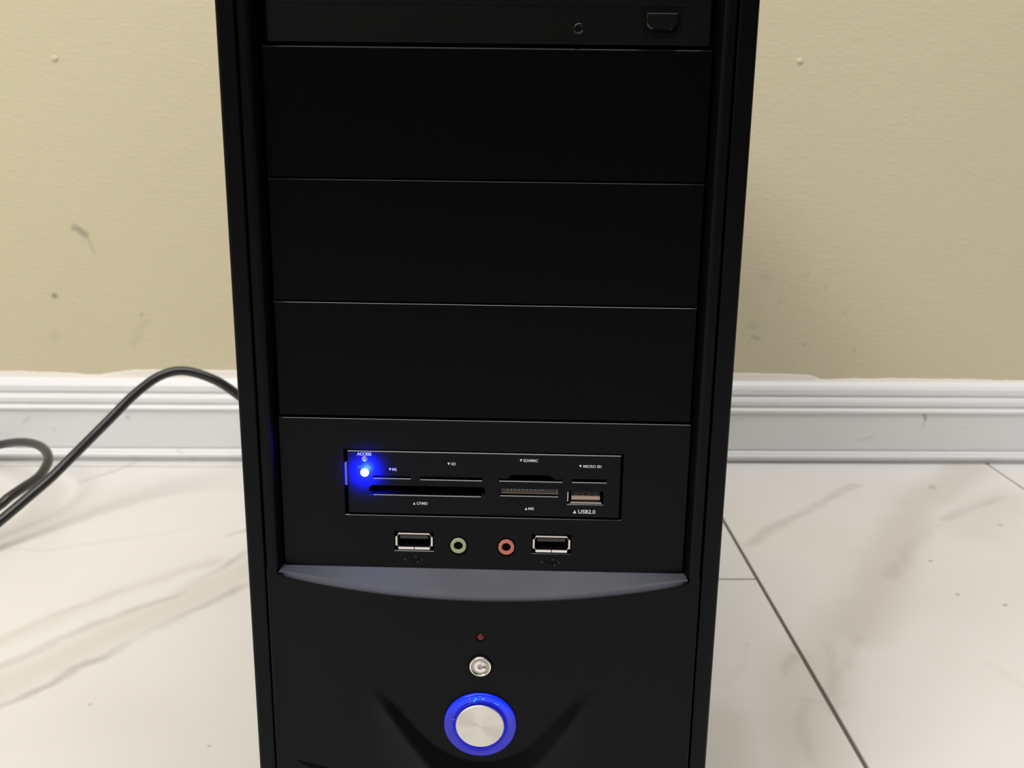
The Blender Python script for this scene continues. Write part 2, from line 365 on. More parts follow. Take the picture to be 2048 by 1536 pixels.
def sweep(bm, pts, r, n=12):
    pts = [Vector(q) for q in pts]; rows = []
    up_ = Vector((0, 0, 1)); prev = None
    for i, q in enumerate(pts):
        t = (pts[min(i+1, len(pts)-1)]-pts[max(i-1, 0)]).normalized()
        s = t.cross(up_ if abs(t.z) < .95 else Vector((1, 0, 0))).normalized() if prev is None else (prev-t*prev.dot(t)).normalized()
        prev = s; o = s.cross(t)
        rows.append([bm.verts.new(q+r*(math.cos(2*math.pi*k/n)*s+math.sin(2*math.pi*k/n)*o)) for k in range(n)])
    for A, B in zip(rows, rows[1:]):
        for k in range(n): bm.faces.new((A[k], A[(k+1) % n], B[(k+1) % n], B[k]))
    bm.faces.new(rows[0][::-1]); bm.faces.new(rows[-1])
def catmull(P, n=10):
    P = [Vector(q) for q in P]; out = []
    for i in range(len(P)-1):
        p0, p1, p2, p3 = P[max(i-1, 0)], P[i], P[i+1], P[min(i+2, len(P)-1)]
        for k in range(n):
            t = k/n
            out.append(0.5*((2*p1)+(p2-p0)*t+(2*p0-5*p1+4*p2-p3)*t*t+(3*p1-p0-3*p2+p3)*t**3))
    out.append(P[-1]); return out
def text_bm(bm, s, x0, z0, width, height, y, bold=0.012):
    cu = bpy.data.curves.new('t', 'FONT'); cu.body = s; cu.size = 1; cu.offset = bold; cu.resolution_u = 3
    ob = bpy.data.objects.new('t', cu); COL.objects.link(ob)
    dg = bpy.context.evaluated_depsgraph_get(); me = bpy.data.meshes.new_from_object(ob.evaluated_get(dg))
    xs = [v.co.x for v in me.vertices]; ys = [v.co.y for v in me.vertices]
    ax, bx, ay, by = min(xs), max(xs), min(ys), max(ys)
    vs = [bm.verts.new(T(x0+(v.co.x-ax)/(bx-ax)*width, y, z0+(v.co.y-ay)/(by-ay)*height)) for v in me.vertices]
    for pl in me.polygons:
        try: bm.faces.new([vs[i] for i in pl.vertices])
        except ValueError: pass
    bpy.data.objects.remove(ob); bpy.data.curves.remove(cu); bpy.data.meshes.remove(me)
def tri(bm, x, z, s, y, down):
    pts = [(x, z+s), (x+s, z+s), (x+s/2, z)] if down else [(x, z), (x+s, z), (x+s/2, z+s)]
    bm.faces.new([bm.verts.new(T(a, y, b)) for a, b in pts])

# ------------------------------------------------------------------ the room
def struct(name, o, label): o['kind'] = 'structure'; o['label'] = label; return o
WY = 0.612
def I(x, y, z): return Vector((x/1000, y/1000, z/1000))
bm = bmesh.new(); box(bm, -2200, 2200, 612, 712, 0, 2500, fn=I)
struct('wall_back', from_bm('wall_back', bm, M['wall']), 'tan painted wall with faint scuffs behind the computer tower')
bm = bmesh.new(); box(bm, -2300, -2200, -2000, 612, 0, 2500, fn=I)  # unseen wall, added for the tower's edges to reflect
struct('added_wall_left', from_bm('added_wall_left', bm, M['wall']), 'added tan side wall out of view, reflected in the tower edges')
# floor: grout bed and the tiles on it
bm = bmesh.new(); box(bm, -2200, 2200, -2000, 612, -40, -1.6, fn=I)
floor = struct('floor', from_bm('floor', bm, M['grout']), 'white marble-look tiled floor with brown grout lines')
SL = 0.0145                                   # the joints run very slightly off square to the wall
X0 = [-2200, -1920, -1315, -707, -101, 204, 511.3, 1117, 1722, 2200]
joints = {0: [0], 1: [-30], 2: [20], 3: [-20], 4: [333.5, -271], 5: [-3, -608], 6: [300, -305], 7: [-20], 8: [30]}
g2 = 1.25
for i in range(len(X0)-1):
    ys = [-2000.0]
    base = joints[i][0]
    k = base
    while k > -2000: k -= 605
    k += 605
    while k < 600:
        ys.append(k); k += 605
    ys.append(611.5)
    for ya, yb in zip(ys, ys[1:]):
        if yb-ya < 20: continue
        def xx(j, y): return X0[j]+SL*(y-108)
        bm = bmesh.new()
        loops = []
        for ins, z in ((0.0, -1.6-0.2), (0.0, -0.5), (0.5, 0.0)):
            loops.append([bm.verts.new(I(xx(i+a, y)+(g2+ins)*(1 if a == 0 else -1), y+(g2+ins)*(1 if y == ya else -1), z)) for a, y in ((0, ya), (1, ya), (1, yb), (0, yb))])
        for A, B in zip(loops, loops[1:]):
            for q in range(4): bm.faces.new((A[q], A[(q+1) % 4], B[(q+1) % 4], B[q]))
        bm.faces.new(loops[-1])
        from_bm('tile', bm, M['tile'], floor)
# baseboard: moulded profile along the wall
prof = [(0, 10.2), (4.6, 10.6), (5.0, 14.2), (8.0, 14.6), (9.4, 13.4), (11.8, 12.4), (13.0, 10.4), (14.0, 10.4), (15.0, 11.6), (52.5, 11.6), (53.2, 13.2), (55.5, 13.8), (57.5, 12.6), (58.3, 10.4), (60.5, 10.2), (61.0, 11.8), (65.0, 11.6), (68.4, 10.0), (69.0, 8.2), (71.0, 8.0), (71.8, 9.6), (77.0, 9.2), (80.5, 7.4), (83.0, 5.0), (84.5, 2.5), (84.5, 0)]
bm = bmesh.new(); rows = []
for x in (-2200, 2200): rows.append([bm.verts.new(I(x, 612-d, z)) for z, d in prof])
for k in range(len(prof)-1): bm.faces.new((rows[0][k], rows[1][k], rows[1][k+1], rows[0][k+1]))
bb = struct('baseboard_back', from_bm('baseboard_back', bm, M['trim'], smooth=False), 'white moulded baseboard along the foot of the tan wall')
bv = bb.modifiers.new('soft', 'BEVEL'); bv.width = 0.0006; bv.segments = 2; bv.limit_method = 'ANGLE'; bv.angle_limit = math.radians(20)
# uneven bead of caulk and stray white paint along its top
random.seed(4)
bm = bmesh.new(); prev = None
key = [(-2200, 88), (-477, 90), (-414, 88.3), (-380, 86.5), (-345, 92), (-247, 91.8), (0, 90), (258, 92), (330, 90.5), (341, 86), (422, 87.5), (550, 86), (2200, 88)]
def keyz(x):
    for (a, za), (b, zb) in zip(key, key[1:]):
        if a <= x <= b: return za+(zb-za)*(x-a)/(b-a)
x = -1000
while x <= 1100:
    zt = keyz(x)+1.3*noise.noise(Vector((x*0.06, 3.1, 0)))+0.8*noise.noise(Vector((x*0.25, 7.7, 0)))
    cur = [bm.verts.new(I(x, 612-d, z)) for z, d in ((84.0, 3.2), (85.2, 2.6), ((85.2+zt)/2, 0.9), (zt-0.3, 0.7), (zt, 0.0))]
    if prev:
        for k in range(4): bm.faces.new((prev[k], cur[k], cur[k+1], prev[k+1]))
    prev = cur; x += 4
from_bm('caulk_bead', bm, M['caulk'], bb, smooth=True, label='uneven bead of pinkish white caulk')
# two small paint drips on the wall
for dx, dz in ((-393.5, 384), (293.4, 391.5)):
    bm = bmesh.new(); bmesh.ops.create_uvsphere(bm, u_segments=12, v_segments=8, radius=0.0026)
    for v in bm.verts: v.co = Vector((v.co.x*1.2, v.co.y*0.5, v.co.z*1.0))+I(dx, 612, dz)
    from_bm('paint_drip', bm, M['wall'], bpy.data.objects['wall_back'], smooth=True)

# ------------------------------------------------------------------ the computer tower
tower = bpy.data.objects.new('computer_tower', None); COL.objects.link(tower)
tower.location = rotz((0, YS/1000, 0), -PHI); tower.rotation_euler = (0, 0, -PHI); tower.empty_display_size = 0.1
tower['label'] = 'black desktop computer tower with card reader and glowing blue power button'
tower['category'] = 'computer'
TOP = 440.0
# steel case with feet
bm = bmesh.new(); box(bm, -86.2, 86.2, 22, 430, 14, TOP-4, 0.8)
from_bm('case_body', bm, M['steel_black'], tower)
for sx in (-62, 62):
    for y in (50, 395):
        bm = bmesh.new(); lathe(bm, [(0, 0), (11, 0), (12, 13.9), (0, 13.9)], (0, 0, 0), 24)
        for v in bm.verts:
            q = v.co-T(0, 0, 0); v.co = T(sx+q.x*1000, y+q.z*1000, q.y*1000)
        from_bm('foot', bm, M['rubber'], tower)
# outer side strips
OX, SEAM = 87.3, 80.6
def frame_strip(s):
    bm = bmesh.new(); rows = []
    pr = [(SEAM+.35, 22), (SEAM+.35, -4.6), (SEAM+.75, -5), (OX-1.2, -5), (OX-.5, -4.75), (OX-.1, -4.2), (OX, -3.2), (OX, 22)]
    for z in (12, TOP): rows.append([bm.verts.new(T(s*x, y, z)) for x, y in pr])
    n = len(pr)
    for k in range(n): bm.faces.new((rows[0][k], rows[0][(k+1) % n], rows[1][(k+1) % n], rows[1][k]))
    bm.faces.new(rows[0]); bm.faces.new(rows[1])
    from_bm('side_strip', bm, M['plastic'], tower)
    # inner rail with the rounded shoulder that runs down into the drive bay recess
    bm = bmesh.new(); rows = []
    pr = [(74.75, 8), (74.75, 2), (75.05, -0.5), (75.4, -2.2), (75.8, -3.4), (76.3, -4.3), (76.9, -4.8), (77.6, -5), (SEAM-.75, -5), (SEAM-.35, -4.6), (SEAM-.35, 8)]
    for z in (164.9, TOP-8): rows.append([bm.verts.new(T(s*x, y, z)) for x, y in pr])
    for k in range(len(pr)-1): bm.faces.new((rows[0][k], rows[0][k+1], rows[1][k+1], rows[1][k]))
    bm.faces.new(rows[0]); bm.faces.new(rows[1])
    from_bm('inner_rail', bm, M['plastic'], tower, smooth=False)
frame_strip(-1); frame_strip(1)
bm = bmesh.new(); box(bm, -OX, OX, -5, 22, TOP, TOP+4, 1.2, 3); from_bm('top_cap', bm, M['plastic'], tower)
bm = bmesh.new(); box(bm, -80.2, 80.2, 6.0, 8.0, 166, TOP-1); from_bm('bay_backing', bm, M['void'], tower)
bm = bmesh.new(); panel(bm, -74.2, 74.2, 0, 6, 393.2, TOP-.5); from_bm('top_panel', bm, M['cover'], tower)
# three blank bay covers
for zt, zb in ((350.2, 307.85), (307.55, 265.55), (265.25, 223.7)):
    bm = bmesh.new(); panel(bm, -74.0, 74.0, 0, 5.9, zb, zt, 0.42, 0.2)
    from_bm('drive_bay_cover', bm, M['cover'], tower)
# optical drive front
od_z0, od_z1 = 351.4, 392.6
bm = bmesh.new(); ry = 1.0
box(bm, -72.4, 73.2, ry, 5.9, od_z0, od_z1, 0.7, 3)
od = from_bm('optical_drive', bm, M['drive'], tower)
bm = bmesh.new(); box(bm, -68.5, 69.5, ry-0.22, ry+0.3, 363.6, 390.5, 0.18, 2); from_bm('tray_door', bm, M['drive'], od)
bm = bmesh.new(); pts = []
def dshape(x0, x1, z0, z1, r, n=8):
    P_ = [(x0, z1), (x1, z1)]
    for i in range(n+1):
        a = -math.pi/2*i/n; P_.append((x1-r+r*math.cos(a), z0+r+r*math.sin(a)))
    for i in range(n+1):
        a = -math.pi/2-math.pi/2*i/n; P_.append((x0+r+r*math.cos(a), z0+r+r*math.sin(a)))
    return P_
prism(bm, dshape(50.6, 63.4, 354.1, 363.1, 4.4), ry-0.26, ry+.2); from_bm('button_well', bm, M['void'], od)
bm = bmesh.new(); prism(bm, dshape(52.1, 62.1, 356.3, 361.5, 2.4), ry-1.3, ry)
es = [e for e in bm.edges if all(abs(v.co.y-T(0, ry-1.3, 0).y) < 1e-6 for v in e.verts)]
bv_ = bmesh.ops.bevel(bm, geom=es, offset=0.0004, segments=1, affect='EDGES')
for f in bv_['faces']: f.material_index = 1
from_bm('eject_button', bm, M['drive'], od)
bm = bmesh.new(); y = ry-0.32
prism(bm, [(55.6, 363.9), (58.4, 363.9), (57.0, 365.6)], y, ry); prism(bm, [(55.6, 362.9), (58.4, 362.9), (58.4, 363.4), (55.6, 363.4)], y, ry)
from_bm('eject_mark', bm, M['drive'], od)
bm = bmesh.new(); lathe(bm, [(1.05, 0.3), (1.05, -.05), (1.25, -.22), (1.55, -.22), (1.8, 0.1)], (30.25, ry, 356.5), 28); from_bm('emergency_hole_rim', bm, M['edge'], od, smooth=True)
bm = bmesh.new(); lathe(bm, [(0, -.03), (1.1, -.03), (1.1, .2)], (30.25, ry, 356.5), 24); from_bm('emergency_hole', bm, M['void'], od)

# middle panel with the openings for reader, two USB ports and two audio jacks
bm = bmesh.new()
usb_x = (-25.75, 25.45)
holes = [(-51.2, 50.85, 185.75, 211.2, 5.5)] + [(ux-7.35, ux+7.35, 171.75, 179.4, 5.5) for ux in usb_x]
holed(bm, -74.3, 74.3, 164.9, 222.6, 0.0, holes, 0.24)
v = [bm.verts.new(T(*q)) for q in ((-74.3, 0, 222.6), (74.3, 0, 222.6), (74.3, .14, 222.74), (-74.3, .14, 222.74), (74.3, 5.9, 222.95), (-74.3, 5.9, 222.95))]
bm.faces.new((v[0], v[1], v[2], v[3])).material_index = 1; bm.faces.new((v[3], v[2], v[4], v[5]))
mid = from_bm('middle_panel', bm, M['plastic'], tower, fix=False)
for ux in usb_x:
    bm = bmesh.new(); box(bm, ux-7.3, ux+7.3, 4.6, 5.4, 171.8, 179.35)
    port = from_bm('usb_port', bm, M['void'], tower)
    zc = 175.55
    def pl(name, a, b, c, d, mat=M['satin']):
        bm = bmesh.new(); box(bm, a, b, .25, 4.6, c, d, 0.16, 2); from_bm(name, bm, mat, port)
    pl('shell_plate', ux-5.95, ux+5.75, zc+2.55, zc+3.25); pl('shell_plate', ux-5.95, ux-.12, zc-3.45, zc-2.3, M['chrome']); pl('shell_plate', ux+.12, ux+5.85, zc-3.45, zc-2.3, M['chrome'])
    pl('shell_plate', ux-7.0, ux-6.25, zc-2.0, zc+1.75); pl('shell_plate', ux+6.2, ux+6.95, zc-2.0, zc+1.75)
    for sx in (-1, 1):
        for sz in (-1, 1):
            bm = bmesh.new(); P_ = []
            for k in range(6):
                a = math.pi/2*k/5; P_.append(T(ux-.05+sx*(5.0+1.25*math.cos(a)), .6, zc-.05+sz*(1.6+1.15*math.sin(a))))
            sweep(bm, P_, 0.00011, 6); from_bm('shell_corner', bm, M['satin'], port, smooth=True)
    bm = bmesh.new(); box(bm, ux-5.4, ux+5.1, 1.2, 4.6, zc+.5, zc+1.95, 0.15); from_bm('tongue', bm, M['tongue'], port)
    for dx in (-2.9, 2.9):
        bm = bmesh.new(); box(bm, ux+dx-.6, ux+dx+.6, 1.5, 4.6, zc-2.25, zc-1.8, .2); from_bm('contact_spring', bm, M['void'], port)
    # raised trident symbol under the port
    bm = bmesh.new(); zs = 168.25; x0 = ux-3.5
    def st(P_, r=.17): sweep(bm, [T(a, -.02, b) for a, b in P_], r/1000, 6)
    st([(x0+.4, zs), (x0+6.2, zs)]); st([(x0+1.2, zs), (x0+2.2, zs+1.1), (x0+3.8, zs+1.15)]); st([(x0+2.2, zs), (x0+3.2, zs-1.0), (x0+4.6, zs-1.05)])
    lathe(bm, [(0, -.18), (.42, -.15), (.5, 0)], (x0+.1, 0, zs), 12); box(bm, x0+3.7, x0+4.4, -.16, .05, zs+.85, zs+1.45); lathe(bm, [(0, -.18), (.4, -.15), (.45, 0)], (x0+4.8, 0, zs-1.05), 12)
    prism(bm, [(x0+6.0, zs-.45), (x0+7.0, zs), (x0+6.0, zs+.45)], -.16, .05)
    from_bm('usb_symbol', bm, M['edge'], mid)
for jx, jz, mat, lb in ((-9.18, 174.4, 'green', 'pale green audio socket'), (8.67, 174.25, 'pink', 'pink microphone socket')):
    bm = bmesh.new(); lathe(bm, [(0, -.04), (3.55, -.04), (3.55, .3)], (jx, 0, jz), 40); jk = from_bm('audio_jack', bm, M['void'], tower, label=lb)
    bm = bmesh.new(); lathe(bm, [(3.5, 0), (3.58, -.22), (3.85, -.24), (4.05, 0)], (jx, 0, jz-.08), 40, a0=math.radians(215), a1=math.radians(325)); from_bm('hole_rim', bm, M['plastic'], jk, smooth=True)
    bm = bmesh.new(); lathe(bm, [(2.92, -.05), (2.95, -.8), (2.88, -.92), (2.8, -.95), (2.3, -.95), (1.85, -.95), (1.75, -.9), (1.66, -.75), (1.64, -.05)], (jx, 0, jz), 48); from_bm('socket_ring', bm, M[mat], jk, smooth=False)

# card reader
RY = -0.3
bm = bmesh.new()
slots = [(-40.4, -26.6, 199.75, 200.7, 4), (-23.2, -0.5, 199.55, 200.75, 5), (-42.0, 0.6, 193.35, 197.0, 9), (5.8, 28.9, 199.65, 202.1, 8), (6.1, 27.5, 193.95, 196.7, 5), (32.4, 45.0, 199.7, 200.95, 5), (30.75, 44.0, 191.15, 196.3, 7)]
holed(bm, -49.6, 49.75, 186.15, 209.85, RY, slots, 0.28)
v = [bm.verts.new(T(*q)) for q in ((-49.6, RY, 209.85), (49.75, RY, 209.85), (49.75, RY+.28, 210.13), (-49.6, RY+.28, 210.13), (49.75, 5.4, 210.13), (-49.6, 5.4, 210.13), (-49.6, RY, 186.15), (-49.6, 5.4, 186.15), (49.75, RY, 186.15), (49.75, 5.4, 186.15))]
for f in ((0, 1, 2, 3), (3, 2, 4, 5), (6, 0, 3, 5, 7), (8, 9, 4, 2, 1), (6, 7, 9, 8)): bm.faces.new([v[i] for i in f]).material_index = int(f == (0, 1, 2, 3))
READER_UP = 0.00056
rd = from_bm('card_reader', bm, M['reader'], tower, fix=False, label='front plate of a memory card reader with white lettering')
rd.location.z = READER_UP
bm = bmesh.new(); box(bm, -51.1, 50.8, 5.2, 5.45, 185.8, 211.1); from_bm('reader_backing', bm, M['void'], rd)
bm = bmesh.new(); box(bm, -51.05, -49.9, RY+.6, 4.5, 196.5, 205.5, .3); from_bm('mounting_tab', bm, M['tab'], rd, label='grey metal tab in the gap beside the reader')
# inside the slots
for P_ in ([(5.8, 202.1), (11.2, 202.1), (9.9, 201.6), (8.6, 200.35), (6.6, 200.35), (5.8, 201.0)], [(28.9, 202.1), (28.9, 201.0), (28.1, 200.35), (26.4, 200.35), (24.6, 201.6), (23.4, 202.1)]):
    bm = bmesh.new(); prism(bm, P_, RY+.25, RY+6); from_bm('slot_guide', bm, M['reader'], rd)
for sx, x in ((1, -42.0), (-1, .6)):
    for P_ in ([(x, 197.0), (x+sx*1.1, 197.0), (x, 196.1)], [(x, 193.1), (x+sx*1.6, 193.1), (x+sx*1.2, 194.1), (x, 194.3)]):
        bm = bmesh.new(); prism(bm, P_, RY, RY+6); from_bm('slot_guide', bm, M['reader'], rd)
bm = bmesh.new()
for k in range(21): box(bm, -22.2+k*1.0, -21.75+k*1.0, RY+.1, RY+2, 200.45, 200.95)
o = from_bm('contact_tooth', bm, M['void'], rd); o['kind'] = 'stuff'
bm = bmesh.new(); box(bm, 6.3, 27.2, RY+1.0, RY+4.5, 194.7, 196.6); from_bm('slot_guide', bm, M['brown'], rd, label='brown guide inside the slot')
bm = bmesh.new(); box(bm, 6.3, 27.0, RY+.7, RY+1.0, 194.55, 194.95, .1); box(bm, 26.9, 27.35, RY+.5, RY+1.2, 194.5, 196.7, .1); from_bm('slot_edge', bm, simple('brown_grey_plastic', (0.17, 0.14, 0.115), .5), rd)
pme = None
for k in range(10):
    if pme is None:
        bm = bmesh.new(); bmesh.ops.create_uvsphere(bm, u_segments=8, v_segments=6, radius=0.00026)
        po = from_bm('pin', bm, M['pin'], rd, smooth=True)
    else: po = pme.copy(); COL.objects.link(po)
    po.location = T(8.9+k*1.42, RY+.7, 196.2); pme = po
# USB port of the reader
bm = bmesh.new(); box(bm, 32.3, 42.8, RY+1.0, RY+6.5, 192.6, 194.0, .12); from_bm('tongue', bm, M['tan'], rd, label='tan plastic tongue of the reader port')
bm = bmesh.new(); box(bm, 32.3, 42.8, RY+1.8, RY+6.5, 194.0, 195.6, .1); from_bm('tongue', bm, simple('dark_red_brown_plastic', (0.02, 0.007, 0.006), .6), rd, label='dark brown tongue of the reader port')
bm = bmesh.new()
for k in range(4): box(bm, 33.4+k*2.45, 34.5+k*2.45, RY+1.6, RY+4, 194.3, 194.9)
from_bm('contact_strip', bm, M['brown'], rd)
bm = bmesh.new(); box(bm, 31.9, 43.3, RY+.15, RY+5, 191.5, 191.85, .1); box(bm, 30.8, 31.15, RY+.05, RY+5, 192.2, 196.0, .1); from_bm('port_shell', bm, M['satin'], rd)
# printed words, each with its small pointing triangle
y = RY-.03
words = [('ACCESS', -46.1, 208.35, 5.2, 1.15, None), ('POWER', -46.0, 203.3, 5.0, 1.1, None), ('M2', -33.35, 202.7, 1.65, 1.05, (-34.6, .95, True)), ('XD', -11.9, 205.25, 1.75, 1.05, (-13.15, .95, True)),
    ('SD/MMC', 14.45, 207.1, 5.4, 1.1, (13.15, .95, True)), ('MICRO SD', 36.3, 205.35, 6.6, 1.05, (34.75, .95, True)), ('CF/MD', -24.6, 189.65, 4.15, 1.1, (-25.95, .95, False)), ('MS', 16.6, 188.5, 2.0, 1.1, (15.3, .95, False)), ('USB2.0', 34.9, 187.55, 6.3, 1.5, (33.0, 1.25, False))]
for wd, x, z, wx, hz, tr in words:
    bm = bmesh.new(); text_bm(bm, wd, x, z, wx, hz, y)
    if tr: tri(bm, tr[0], z+.03, tr[1], y, tr[2])
    o = from_bm('lettering', bm, M['print_faint' if wd == 'POWER' else 'print'], rd, fix=False); o['kind'] = 'stuff'
# finger notches under and over the slots
for xa, xb, zz in ((-36.5, -31.5, 199.0), (-14.0, -7.4, 198.9), (12.2, 22.0, 191.2), (14.5, 19.5, 205.1), (36.0, 41.0, 203.0), (34.0, 40.8, 197.3)):
    bm = bmesh.new(); P_ = [(xa, zz+.5), (xa+.7, zz+.08), (xa+1.4, zz), (xb-1.4, zz), (xb-.7, zz+.08), (xb, zz+.5)]
    sweep(bm, [T(a, RY, b) for a, b in P_], 0.00007, 6); from_bm('finger_notch', bm, M['reader'], rd)
# indicator lights
bm = bmesh.new(); lathe(bm, [(0, -1.15), (.55, -1.08), (1.05, -.85), (1.4, -.5), (1.55, 0), (1.55, .4)], (-43.48, RY, 201.8), 28)
lo = from_bm('indicator_light', bm, M['led'], rd, smooth=True, label='lit blue indicator light')
bm = bmesh.new(); lathe(bm, [(0, -.8), (.5, -.74), (.9, -.5), (1.12, 0), (1.12, .3)], (-43.4, RY, 207.1), 24); from_bm('indicator_light', bm, M['led_off'], rd, smooth=True, label='unlit clear indicator light')
def halo_lamp(kind, y, power, **kw):
    l = bpy.data.lights.new('added_halo_lamp', kind); l.color = (0.002, 0.008, 1.0); l.energy = power; l.shadow_soft_size = 0.0012
    for k, v_ in kw.items(): setattr(l, k, v_)
    o = bpy.data.objects.new('added_halo_lamp', l); COL.objects.link(o); o.location = T(-43.48, y, 202.36); o.parent = tower
    o.rotation_euler = (math.radians(90), 0, 0)          # aimed back along +Y; added before the LED to imitate lens bloom
    return o
halo_lamp('SPOT', RY-4.6, 0.7, spot_size=math.radians(142), spot_blend=0.9)
halo_lamp('POINT', RY-3.5, 0.007)

# lower panel: bulging face, crescent ledge on top, curved groove round the power button
PW = SEAM-.35
def bulge(x): return max(0.0, 1-(x/75.0)**2)
def smooth(t): t = min(1, max(0, t)); return t*t*(3-2*t)
SMILE = [(-8.6, 89.2), (0, 87.9), (8.6, 89.2), (17, 93.9), (23, 99.7), (29, 107), (35, 113.9), (41, 119), (47, 123.5)]
def smile_z(ax):
    for k in range(1, len(SMILE)-2):
        (x0, z0), (x1, z1), (x2, z2), (x3, z3) = SMILE[k-1:k+3]
        if x1 <= ax <= x2:
            t = (ax-x1)/(x2-x1); m1 = (z2-z0)/(x2-x0)*(x2-x1); m2 = (z3-z1)/(x3-x1)*(x2-x1)
            return (2*t**3-3*t**2+1)*z1+(t**3-2*t**2+t)*m1+(-2*t**3+3*t**2)*z2+(t**3-t**2)*m2
    return 119
def grooved(x, z):
    # below the smile-shaped curve the surface steps forward in a slanted band, then eases back
    ax = abs(x)
    if ax >= 46: return 0.0
    wd = 12.5*math.sqrt(1-ax/46.0)
    d = smile_z(ax)-z
    if d <= 0: return 0.0
    soft = 0.2*wd
    rise = min(d, wd) if d < wd-soft else wd-soft+soft*(1-(1-min(1, (d-wd+soft)/(2*soft)))**2)
    return -0.42*rise*smooth((46-ax)/15)*math.exp(-max(0, d-wd)/24.0)
def face_y(x, z):
    b = bulge(x); k = 0.45+0.55*smooth((z-62)/(158-62))
    y = -5-4.2*b*k
    if z < 60: y = -5-4.2*b*.45*(1-0.25*smooth((60-z)/50))
    return y+grooved(x, z)+0.06*smooth((abs(x)-76.2)/1.0)
bm = bmesh.new()
FR = 2.4                                        # radius of the rolled front edge of the ledge
NX, NZ = 220, 200; rows = []
xs = [-PW+2*PW*i/NX for i in range(NX+1)]
ztop = [164.6-5.7*bulge(x)-0.3 if abs(x) < 76.4 else 168.0 for x in xs]
for j in range(NZ+1):
    t = j/NZ
    rows.append([bm.verts.new(T(x, face_y(x, ztop[i]-FR+(12-ztop[i]+FR)*t), ztop[i]-FR+(12-ztop[i]+FR)*t)) for i, x in enumerate(xs)])
chain = rows
for A, B in zip(chain, chain[1:]):
    for i in range(NX): bm.faces.new((A[i], A[i+1], B[i+1], B[i]))
for f in bm.faces: f.smooth = True
# sides returning into the seam
for i in (0, NX):
    col_ = [r[i] for r in chain]; back = [bm.verts.new(Vector((q.co.x, T(0, 8, 0).y, q.co.z))) for q in col_]
    for k in range(len(col_)-1): bm.faces.new((col_[k], col_[k+1], back[k+1], back[k]))
lower = from_bm('lower_panel', bm, M['plastic'], tower)
# the ledge: sloped crescent between middle panel and lower face
bm = bmesh.new(); rows = []
idx = [i for i, x in enumerate(xs) if abs(x) < 76.4]
for t in (0, .15, .3, .45, .6, .75, .88, 1.0):
    r = []
    for i in idx:
        x = xs[i]; k = max(.12, bulge(x)**.3); yf = face_y(x, ztop[i]-FR)+FR*k
        y0_, z0_ = (0.3, 164.95) if abs(x) < 75.4 else (yf, ztop[i])
        r.append(bm.verts.new(T(x, y0_+(yf-y0_)*t, z0_+(ztop[i]-z0_)*t)))
    rows.append(r)
for q in range(1, 9):
    a = math.pi/2*q/8; r = []
    for i in idx:
        x = xs[i]; k = max(.12, bulge(x)**.3)
        # from the slope of the ledge round to the upright face
        yf = face_y(x, ztop[i]-FR)+FR*k
        u = q/8; y_ = (1-u)**2*yf+2*u*(1-u)*(yf-FR*k*.9)+u*u*face_y(x, ztop[i]-FR); z_ = (1-u)**2*ztop[i]+2*u*(1-u)*(ztop[i]-FR*.55)+u*u*(ztop[i]-FR)
        r.append(bm.verts.new(T(x, y_, z_)))
    rows.append(r)
for A, B in zip(rows, rows[1:]):
    for k in range(len(idx)-1): bm.faces.new((A[k], B[k], B[k+1], A[k+1]))
from_bm('ledge', bm, M['dusty_sheen'], tower, smooth=True)
bm = bmesh.new(); box(bm, -PW+.1, PW-.1, 8, 22, 12, TOP-1); from_bm('inner_frame', bm, M['void'], tower)

# buttons on the lower panel
def on_face(x, z, lift):
    e = 1.0
    y = face_y(x, z)
    return (x, y-lift, z), math.atan2(face_y(x, z+e)-face_y(x, z-e), 2*e)
tilt = math.radians(2.5)
c, _ = on_face(-.35, 141.6, .02)
bm = bmesh.new(); lathe(bm, [(0, -.02), (1.75, -.02), (1.75, .3)], c, 28, tilt); hd = from_bm('drive_light', bm, M['void'], tower, label='dark red drive activity light')
bm = bmesh.new(); lathe(bm, [(1.75, .1), (1.8, -.1), (1.95, -.12), (2.15, .1)], (c[0], c[1], c[2]-.1), 28, tilt, a0=math.radians(225), a1=math.radians(315)); from_bm('hole_rim', bm, M['plastic'], hd, smooth=True)
bm = bmesh.new(); lathe(bm, [(0, -.35), (.45, -.4), (1.0, -.3), (1.3, -.05), (1.3, .3)], (c[0]+.12, c[1], c[2]+.12), 28, tilt); from_bm('light_lens', bm, M['red'], hd, smooth=True)
c, _ = on_face(-.3, 129.8, .02)
bm = bmesh.new(); lathe(bm, [(0, -.02), (4.75, -.02), (4.75, .3)], c, 40, tilt); rs = from_bm('reset_button', bm, M['void'], tower, label='small round chrome reset button')
bm = bmesh.new(); lathe(bm, [(4.7, .1), (4.78, -.1), (4.95, -.12), (5.2, .1)], (c[0], c[1], c[2]-.05), 32, tilt, a0=math.radians(238), a1=math.radians(302)); from_bm('hole_rim', bm, M['plastic'], rs, smooth=True)
bm = bmesh.new(); lathe(bm, [(4.1, .1), (4.12, -1.0), (3.95, -1.25), (3.6, -1.25), (3.42, -1.05), (3.4, -.7)], c, 48, tilt); from_bm('bezel_ring', bm, M['chrome'], rs, smooth=True)
bm = bmesh.new(); lathe(bm, [(3.42, -.7), (2.9, -.78), (0, -.6)], c, 48, tilt); from_bm('button_cap', bm, simple('worn_nickel', (0.42, 0.39, 0.36), 0.3, metal=1.0), rs, smooth=True)
bm = bmesh.new()                                # raised circular arrow
yy = c[1]-1.0
n = 26; ra, rb = 1.05, 2.35
P_in = []; P_out = []
for k in range(n+1):
    a = math.radians(62+278*k/n); P_in.append((c[0]+ra*math.cos(a), c[2]+ra*math.sin(a))); P_out.append((c[0]+rb*math.cos(a), c[2]+rb*math.sin(a)))
